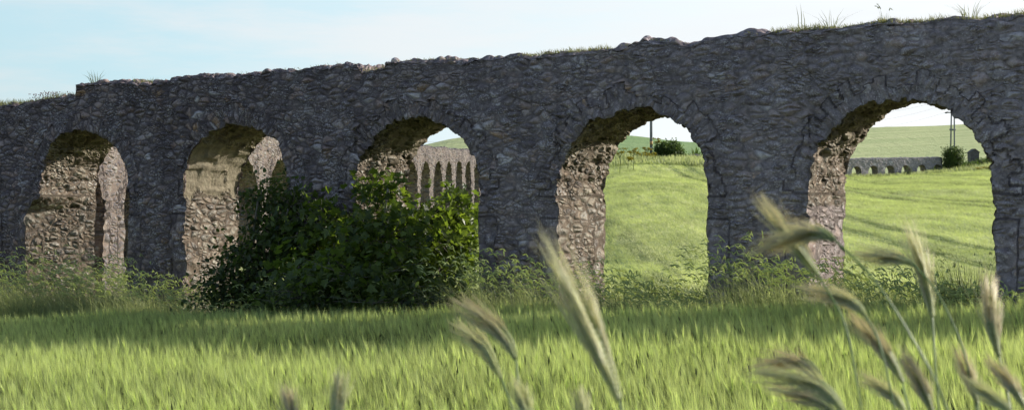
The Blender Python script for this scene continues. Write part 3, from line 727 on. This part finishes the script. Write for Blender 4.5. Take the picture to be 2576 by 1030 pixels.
shrub('low_shrub', 'low green shrub at the far right edge of the distant field', 'bush', 2497, 190, 26, 14, .3, 90)
for (x, Y, w, h, t_, lb) in ((2462, 214, 46, 26, .45, 'broad low thicket below the small stone hut'), (2440, 205, 60, 20, .6, 'pale thicket right of the twin-pole bush'), (2350, 205, 60, 12, .5, 'low scrub along the foot of the distant aqueduct'), (2490, 225, 40, 22, .35, 'dark scrub right of the small stone hut')):
    shrub('thicket', lb, 'bush', x, Y, w, h, t_, 110)
def pole_single():
    root = empty('utility_pole', 'single round utility pole behind the second arch from the right', 'utility pole')
    p = gpos(1637, 152); p[2] -= .3; H = 8.8
    V, F, a = tube([p, p+[0, 0, 4.2], p+[0, 0, 4.25], p+[0, 0, H]], [.155, .14, .115, .10], 10); link_mesh('pole', V, F, M['pole'], root)
    V, F, a = tube([p+[0, 0, 1.75], p+[0, 0, 2.1]], .162, 10); link_mesh('sign_band', V, F, M['band'], root)
    V, F, a = tube([p+[0, 0, 1.32], p+[0, 0, 1.42]], .163, 10); link_mesh('white_ring', V, F, M['white_band'], root)
    V, F, a = merge([boxV(p+[0, 0, H-.3], 1.5, .1, .1)]); link_mesh('crossarm', V, F, M['pole'], root)
    for d in (-.6, 0, .6):
        V, F, a = tube([p+[d, 0, H-.2], p+[d, 0, H+.05]], .045, 8); link_mesh('insulator', V, F, M['ceramic'], root)
    return p+[0, 0, H]
pa = pole_single()
def pole_twin():
    root = empty('utility_pole', 'twin-legged utility pole with a crossarm behind the rightmost arch', 'utility pole')
    Y = 222; bl = gpos(2389, Y); br = gpos(2400, Y); tz = at(2395, 262, Y)[2]
    bl[2] -= .3; br[2] -= .3
    tl = at(2392.5, 262, Y); tr = at(2399, 262, Y)
    for b, t_ in ((bl, tl), (br, tr)):
        V, F, a = tube([b, t_+[0, 0, .4]], [.15, .09], 10); link_mesh('pole', V, F, M['concrete'], root)
    for (y, w, h) in ((283, 28, .16), (326, 15, .28)):
        c = at(2395, y, Y); V, F, a = boxV(c, w*Y/FP, .22, h); link_mesh('crossarm', V, F, M['concrete'], root)
    for x, y in ((2381, 283), (2410, 282), (2376, 264)):
        c = at(x, y, Y); V, F, a = tube([c-[.35, 0, .06], c-[.15, 0, .03], c+[.2, 0, .05]], [.06, .13, .1], 8); link_mesh('insulator', V, F, M['ceramic'], root)
        V, F, a = tube([c+[.2, 0, .05], at(2393, y, Y)], .03, 5); link_mesh('arm_link', V, F, M['ceramic'], root)
    c = at(2393, 264, Y); V, F, a = boxV(c+[-.1, 0, 0], 1.4, .1, .1); link_mesh('crossarm', V, F, M['concrete'], root)
    return root
pole_twin()
def wire(p, q, sag, label):
    c = np.array([p+(q-p)*t-[0, 0, sag*4*t*(1-t)] for t in np.linspace(0, 1, 24)])
    V, F, a = tube(c, .014, 4); o = link_mesh('power_line', V, F, M['wire']); tag(o, label, 'wire', 'overhead power lines')
wire(at(2376, 283, 222), at(2060, 335, 170), .6, 'lower power line running left from the crossarm of the twin pole')
wire(at(2374, 264, 222), at(2060, 318, 170), .6, 'middle power line seen in the rightmost arch')
wire(at(2393, 245, 222), at(2060, 300, 170), .6, 'uppermost power line seen in the rightmost arch')
wire(at(930, 349, 240), at(1310, 351, 240), .5, 'thin power line across the sky in the middle arch')
def hut():
    root = empty('stone_hut', 'tiny dark gabled stone hut on the slope right of the twin pole', 'hut')
    Y = 216; p = gpos(2447, Y); w = 1.25; z0 = at(0, 402, Y)[2]; z1 = at(0, 384, Y)[2]; z2 = at(0, 376.5, Y)[2]
    x = at(2447, 0, Y)[0]; d = .8
    V = np.array([[x+a*w/2, Y+b*d, z] for b in (-1, 1) for a, z in ((-1, z0-.6), (1, z0-.6), (1, z1), (-1, z1))]+[[x, Y-d, z2], [x, Y+d, z2]])
    F = [np.array([[0, 1, 2, 3], [5, 4, 7, 6], [1, 5, 6, 2], [4, 0, 3, 7]]), np.array([[3, 2, 8], [6, 7, 9]])]
    link_mesh('wall', V, F, M['rock'], root, smooth=False)
    e = .12; V = []; F = []
    for sg in (-1, 1):
        k = len(V); V += [[x+sg*(w/2+e), Y-d-.1, z1-.05], [x+sg*(w/2+e), Y+d+.1, z1-.05], [x, Y+d+.1, z2+.06], [x, Y-d-.1, z2+.06]]
        V += [[a, b, c+.09] for a, b, c in V[k:k+4]]
        F += [[k, k+1, k+2, k+3], [k+7, k+6, k+5, k+4], [k, k+3, k+7, k+4], [k+1, k, k+4, k+5], [k+2, k+1, k+5, k+6], [k+3, k+2, k+6, k+7]]
    link_mesh('roof', np.array(V), np.array(F), M['rock'], root, smooth=False)
hut()
def rocks():
    for i, (x, y, r, lb) in enumerate(((1735, 152, .55, 'low stone in the grass right of the round bush'), (1750, 153, .8, 'broad grey stone beside the right edge of the second arch from the right'), (1764, 152, .6, 'smaller stone touching the broad grey stone'))):
        p = gpos(x, y); d = unit(rng.normal(0, 1, (80, 3)))
        import bmesh
        bm = bmesh.new(); bmesh.ops.create_icosphere(bm, subdivisions=3, radius=1)
        for v in bm.verts:
            q = np.array(v.co); k = .75+.5*float(vnoise((q*1.6+i*7)[None])[0]); v.co = Vector((q[0]*k*r*1.3, q[1]*k*r, q[2]*k*r*.55))
        me = bpy.data.meshes.new('rock'); bm.to_mesh(me); bm.free(); me.materials.append(M['rock'])
        o = bpy.data.objects.new('rock', me); col.objects.link(o); o.location = p+[0, 0, .2]; tag(o, lb, 'rock', 'stones by the bush')
rocks()
def fennel(x, Y, h, label):
    root = empty('fennel', label, 'plant', 'tall yellow fennel behind the second arch from the right'); p = gpos(x, Y)
    P = [tube([p, p+[.05, 0, h*.55], p+[0, 0, h]], [.03, .02, .012], 5)]; Q = []
    for k in range(7):
        a = rng.random()*6.28; e = p+[math.cos(a)*.35, math.sin(a)*.3, h*rng.uniform(.85, 1.1)]
        P.append(tube([p+[0, 0, h*.7], e], .012, 4))
        n = 26; b = e+rng.normal(0, .11, (n, 3))*[1, 1, .35]; V, F, al = spindles(b, rng.normal(0, .02, (n, 3))+[0, 0, .06], np.full(n, .10), rng.random(n)); link_mesh('flower_head', V, F, M['yellow'], root, {'v': al}, False)
    V, F, a = merge(P); link_mesh('stem', V, F, M['shrub'], root, {'v': a})
fennel(1558, 120, 1.9, 'yellow fennel nearest the left side of the second arch from the right')
fennel(1592, 124, 1.7, 'slender yellow fennel midway between the arch edge and the pole')
fennel(1578, 128, .9, 'short yellow fennel low in the grass left of the pole')
fennel(1649, 150, 1.9, 'yellow fennel right behind the pole')
fennel(1628, 148, 1.1, 'short yellow fennel just left of the pole')
def yellow_patch(x0, x1, Y, N, label, h=.5, dy=6.):
    x = rng.uniform(x0, x1, N); Yy = Y+rng.uniform(0, dy, N); X = (x-1287)/FP*Yy; z = ground(X, Yy)
    b = np.stack([X, Yy, z], -1); v = np.stack([rng.normal(0, .1, N), 0*X, rng.uniform(.2, 1, N)*h], -1)
    k = rng.random(N) < .6; b = b[k]; v = v[k]
    V, F, a = merge([spindles(b+v*.9, np.tile([0, 0, .2], (len(b), 1)), np.full(len(b), .22), rng.random(len(b)))])
    tag(link_mesh('wild_flowers', V, F, M['yellow'], None, {'v': a}, False), label, 'flowers', kind='stuff')
yellow_patch(1105, 1160, 215, 500, 'patch of yellow flowers on the hillside seen in the middle arch', .9, 12)
yellow_patch(2455, 2520, 196, 420, 'yellow flowers along the field edge at the right of the distant aqueduct', .3)
yellow_patch(1600, 1650, 146, 140, 'yellow flowers around the foot of the single pole', .7, 3)
def agave():
    root = empty('agave', 'spiky grey-green agave right of the round bush', 'plant'); p = gpos(1748, 156); N = 26
    a = rng.random(N)*6.28; e = rng.uniform(.3, 1.3, N); L = 1.5
    v = np.stack([np.cos(a)*np.cos(e), np.sin(a)*np.cos(e), np.sin(e)], -1)*L; sd = np.stack([-np.sin(a), np.cos(a), 0*a], -1)
    V, F, al = blades(np.tile(p, (N, 1)), v, np.full(N, .2), 0*v, rng.uniform(.4, .9, N), side=sd); link_mesh('leaves', V, F, M['shrub'], root, {'v': al}, False)
agave()
# rough grass on the bank where the pole stands
def bank():
    P = []
    for (x0, x1, Y0, Y1, N, h) in ((1500, 1780, 134, 158, 7000, .8), (2330, 2560, 196, 215, 3500, .9), (2060, 2400, 193, 201, 2500, .6)):
        x = rng.uniform(x0, x1, N); Y = rng.uniform(Y0, Y1, N); X = (x-1287)/FP*Y; z = ground(X, Y); hh = h*rng.uniform(.3, 1, N)*(.4+n2(X*.6, Y*.6))
        v = np.stack([rng.normal(-.1, .2, N), rng.normal(0, .2, N), hh], -1)
        P.append(blades(np.stack([X, Y, z], -1), v, rng.uniform(.05, .12, N), 0*v, np.clip(.3+.5*n2(X*.4, Y*.4, 4)+rng.normal(0, .12, N), 0, 1)))
    V, F, a = merge(P); o = link_mesh('rough_grass', V, F, M['weeds'], attrs={'v': a}, smooth=False)
    tag(o, 'rough tufted grass on the distant field banks around the poles', 'grass', kind='stuff')
bank()

# ------------------------------------------------------------------ wild barley ears close to the camera
def zz(x, y): return (1793.4+.5358*x, 478.2+.5358*y)
EARS = [  # spine from ear base to awn tip, then the stem, distance, dark?, label
 ([(500, 410), (400, 280), (330, 180), (205, 30)], [(620, 640), (700, 1060)], 1.12, .5, 'straight pale ear pointing up left over the pier, crossed by a horizontal one', 1),
 ([(572, 235), (500, 200), (400, 215), (100, 315)], [(770, 440), (1010, 830), (1110, 1060)], 1.05, .35, 'horizontal ear with long awns sweeping left across the pier between the right arches', 1),
 ([(715, 590), (660, 530), (560, 490), (390, 448)], [(780, 720), (860, 1060)], 1.15, .55, 'bowed green ear just below the crossed pair', 1),
 ([(890, 905), (830, 790), (760, 700), (640, 575)], [(900, 960), (930, 1060)], 1.12, .3, 'pink-tipped ear leaning up left, directly under the bowed green ear', 1),
 ([(1035, 1060), (1000, 970), (960, 885), (870, 735)], [(1050, 1120)], 1.15, .25, 'half-seen ear rising from the bottom edge right of the pink-tipped ear', 1),
 ([(515, 895), (440, 815), (340, 798), (150, 838)], [(570, 1000), (600, 1060)], 1.35, .0, 'small dark green ear bent to the left low down', 1),
 ([(620, 1045), (520, 930), (400, 880), (140, 850)], [(660, 1100)], 1.0, .9, 'broad pale ear with silky awns just beneath the dark ear', 1),
 ([(590, 1060), (500, 985), (400, 955), (250, 920)], [(620, 1120)], 1.25, .3, 'dull green ear at the bottom edge under the broad pale ear', 1),
 ([(905, 1050), (860, 980), (800, 930), (690, 870)], [(940, 1110)], 1.1, .8, 'glossy pale ear at the bottom edge left of the half-seen ear', 1),
 ([(1028, 600), (1010, 480), (975, 330), (900, 140)], [(1040, 800), (1060, 1060)], 1.3, .6, 'upright browning ear in front of the sunlit field in the rightmost arch', 1),
 ([(945, 350), (880, 325), (800, 312), (640, 300)], [(1050, 480), (1170, 740), (1240, 1060)], 1.3, .45, 'small horizontal ear touching the upright browning ear', 1),
 ([(1342, 785), (1310, 650), (1300, 560), (1300, 380)], [(1370, 900), (1400, 1060)], 1.2, .2, 'upright ear with pinkish fan of awns in front of the right-hand pier', 1),
 ([(1240, 1010), (1215, 920), (1190, 850), (1145, 740)], [(1260, 1090)], 1.2, .15, 'slim brownish ear between the two upright ones low at right', 1),
 ([(1420, 1060), (1350, 1000), (1290, 960), (1190, 890)], [(1460, 1120)], .95, .9, 'large soft pale ear in the bottom right corner', 1),
 ([(1470, 1030), (1420, 950), (1380, 890), (1285, 790)], [(1500, 1100)], 1.1, .3, 'pink-edged ear above the large pale one in the bottom right corner', 1),
 ([(1558, 1012), (1510, 880), (1440, 740), (1376, 608)], [(1580, 1100)], .82, .75, 'very large pale green ear leaning left at the middle of the picture', 0),
 ([(1297, 905), (1270, 845), (1215, 795), (1143, 755)], [(1305, 990), (1320, 1100)], 1.2, .3, 'brown-awned arched ear left of the very large one', 0),
 ([(1262, 955), (1225, 880), (1195, 850), (1150, 820)], [(1285, 1020), (1300, 1100)], 1.25, .75, 'pale ear tucked beneath the brown-awned arched ear', 0),
 ([(1350, 1090), (1325, 1035), (1315, 1005), (1292, 955)], [(1360, 1140)], 1.1, .9, 'whitish ear tip at the bottom edge below the very large ear', 0),
 ([(1475, 1110), (1470, 1060), (1466, 1030), (1460, 980)], [(1480, 1150)], 1.1, .9, 'short upright whitish ear tip at the bottom edge, left of the very large ear stem', 0),
 ([(843, 1090), (848, 1030), (851, 995), (852, 935)], [(840, 1150)], 1.15, .85, 'cream ear tip standing at the bottom edge below the fig tree', 0),
 ([(745, 1110), (735, 1050), (728, 1020), (716, 975)], [(750, 1150)], 1.15, .15, 'pinkish ear tip at the bottom edge left of the cream one', 0)]
def make_ear(spine, stem, Y, tone, label, zoomed):
    f = zz if zoomed else (lambda x, y: (x, y))
    sp = [at(*f(*p), Y*(1+.02*i)) for i, p in enumerate(spine)]; st = [at(*f(*p), Y*(1-.02*(i+1))) for i, p in enumerate(stem)]
    root = bpy.data.objects.new('wild_barley_ear', None); col.objects.link(root); tag(root, label, 'barley ear', 'blurred wild barley ears close to the camera')
    C = curve(sp, 60); L = np.linalg.norm(np.diff(C, axis=0), axis=1).sum(); T = np.gradient(C, axis=0); T = unit(T)
    k = 40; ax = np.cross(T, [0, 1, 0]); ax = unit(ax); ay = np.cross(T, ax)
    P, Q = [], []
    nn = 21; seg = L*.66/nn; wid = min(.0036, L*.034)
    for i in range(nn):
        j = int(i/nn*k); p, t, a, b = C[j], T[j], ax[j], ay[j]
        w = wid*math.sin(math.pi*(i+2.2)/(nn+3.2))**.6
        for sgn, d in ((1, a), (-1, a), (1, b), (-1, b)):
            d = d*sgn; off = (p+d*w*.55)[None]; v = (t*seg*2.3+d*w*.55)[None]
            P.append(spindles(off, v, np.array([w*1.15]), np.array([np.clip(.35+tone*.6+rng.normal(0, .15), 0, 1)])))
            for q in range(2):
                jj = min(j+26, 59); dirv = unit((C[jj]-p+d*w*rng.uniform(.3, 3.0)+rng.normal(0, w*.55, 3))[None])[0]
                ln = L*rng.uniform(.36, .60)*(1 if i < nn-4 else .85)
                Q.append(tube(np.array([off[0]+v[0]*.7, off[0]+dirv*ln*.5+d*w*.3, off[0]+dirv*ln]), [.00038, .00028, .00010], 3, val=np.clip(.5+.5*tone+rng.normal(0, .15), 0, 1)))
                Q[-1][2][-5:] = .25+.5*tone
    V, F, a = merge(P); link_mesh('spikelets', V, F, M['ear'], root, {'v': a})
    V, F, a = merge(Q); link_mesh('awns', V, F, M['awn'], root, {'v': a})
    e = st[-1]; g = np.array([e[0]+.03, e[1]-.02, float(ground(e[0], e[1]))])
    pts = np.vstack([C[2:3], curve([sp[0]]+st, 16), curve([e, (e+g)/2+[.01, 0, 0], g], 5)[1:]])
    V, F, a = tube(pts, .0009, 6, .6); link_mesh('stem', V, F, M['earstem'], root, {'v': a})
for e in EARS: make_ear(*e)

# ------------------------------------------------------------------ light
sx, sy = math.cos(R(56))*CW+math.sin(R(56))*SW, -math.cos(R(56))*SW+math.sin(R(56))*CW
EL = R(21.5)
sun_dir = Vector((sx*math.cos(EL), sy*math.cos(EL), math.sin(EL))).normalized()
ld = bpy.data.lights.new('sun', 'SUN'); ld.energy = 5.0; ld.angle = R(.53); ld.color = (1.0, .95, .87)
lo = bpy.data.objects.new('sun', ld); col.objects.link(lo); lo.rotation_euler = sun_dir.to_track_quat('Z', 'Y').to_euler(); lo.location = (40, 40, 40)
w = bpy.data.worlds.new('World'); sc.world = w; w.use_nodes = True; wt = w.node_tree; wt.nodes.clear()
class WN(NT):
    def __init__(s, t): s.t = t; s.n = t.nodes; s.l = t.links
t = WN(wt)
sky = t.new('ShaderNodeTexSky', sky_type='NISHITA'); sky.sun_disc = False; sky.sun_elevation = EL; sky.sun_rotation = math.atan2(sx, sy)
sky.air_density = 1.0; sky.dust_density = 2.2; sky.ozone_density = 1.0; sky.altitude = 50
g = t.new('ShaderNodeTexCoord').outputs['Generated']
mp = t.vmath('MULTIPLY', g, (1.5, 1.5, 9.0))
cn = t.noise(mp, 1.6, 7, .62); cn2 = t.noise(t.vmath('MULTIPLY', g, (1.0, 1.0, 4.0)), .9, 3, .5)
cf = t.math('MULTIPLY', t.rng(cn, .42, .66), t.rng(cn2, .38, .6))
sv = t.new('ShaderNodeSeparateXYZ', {0: g}); gx, gy, gz = sv.outputs
toward = t.math('ADD', t.math('MULTIPLY', gx, sx), t.math('MULTIPLY', gy, sy))       # towards the sun's side of the sky
veil = t.math('MULTIPLY', t.rng(toward, -.6, .55, .35, 1.0, False), t.rng(gz, .28, .15, .06, 1.0))
thin = t.mix(t.rng(t.math('ADD', toward, t.math('MULTIPLY', gz, -1.0)), .0, .62), (4.5, 6.5, 7.3), (7.5, 7.6, 7.6))
thin = t.mix(t.math('MULTIPLY', cf, .9), thin, (6.6, 6.9, 7.1))
c = t.mix(veil, sky.outputs[0], thin)
bg = t.new('ShaderNodeBackground', {'Color': c, 'Strength': .14})
ow = t.new('ShaderNodeOutputWorld'); wt.links.new(bg.outputs[0], ow.inputs[0])

# ------------------------------------------------------------------ camera
cd = bpy.data.cameras.new('camera'); cam = bpy.data.objects.new('camera', cd); col.objects.link(cam)
cd.sensor_width = 36; cd.lens = FP/2575*36; cd.clip_end = 6000; cd.clip_start = .05
cam.location = (0, 0, 0); cam.rotation_euler = (R(90), 0, 0)
cd.dof.use_dof = True; cd.dof.focus_distance = 27; cd.dof.aperture_fstop = 17
sc.camera = cam
sc.view_settings.view_transform = 'Standard'; sc.view_settings.look = 'None'; sc.view_settings.exposure = 0
sc.render.engine = 'CYCLES'; sc.render.resolution_x = 1024; sc.render.resolution_y = 409
sc.cycles.max_bounces = 8; sc.cycles.diffuse_bounces = 4; sc.cycles.transparent_max_bounces = 8
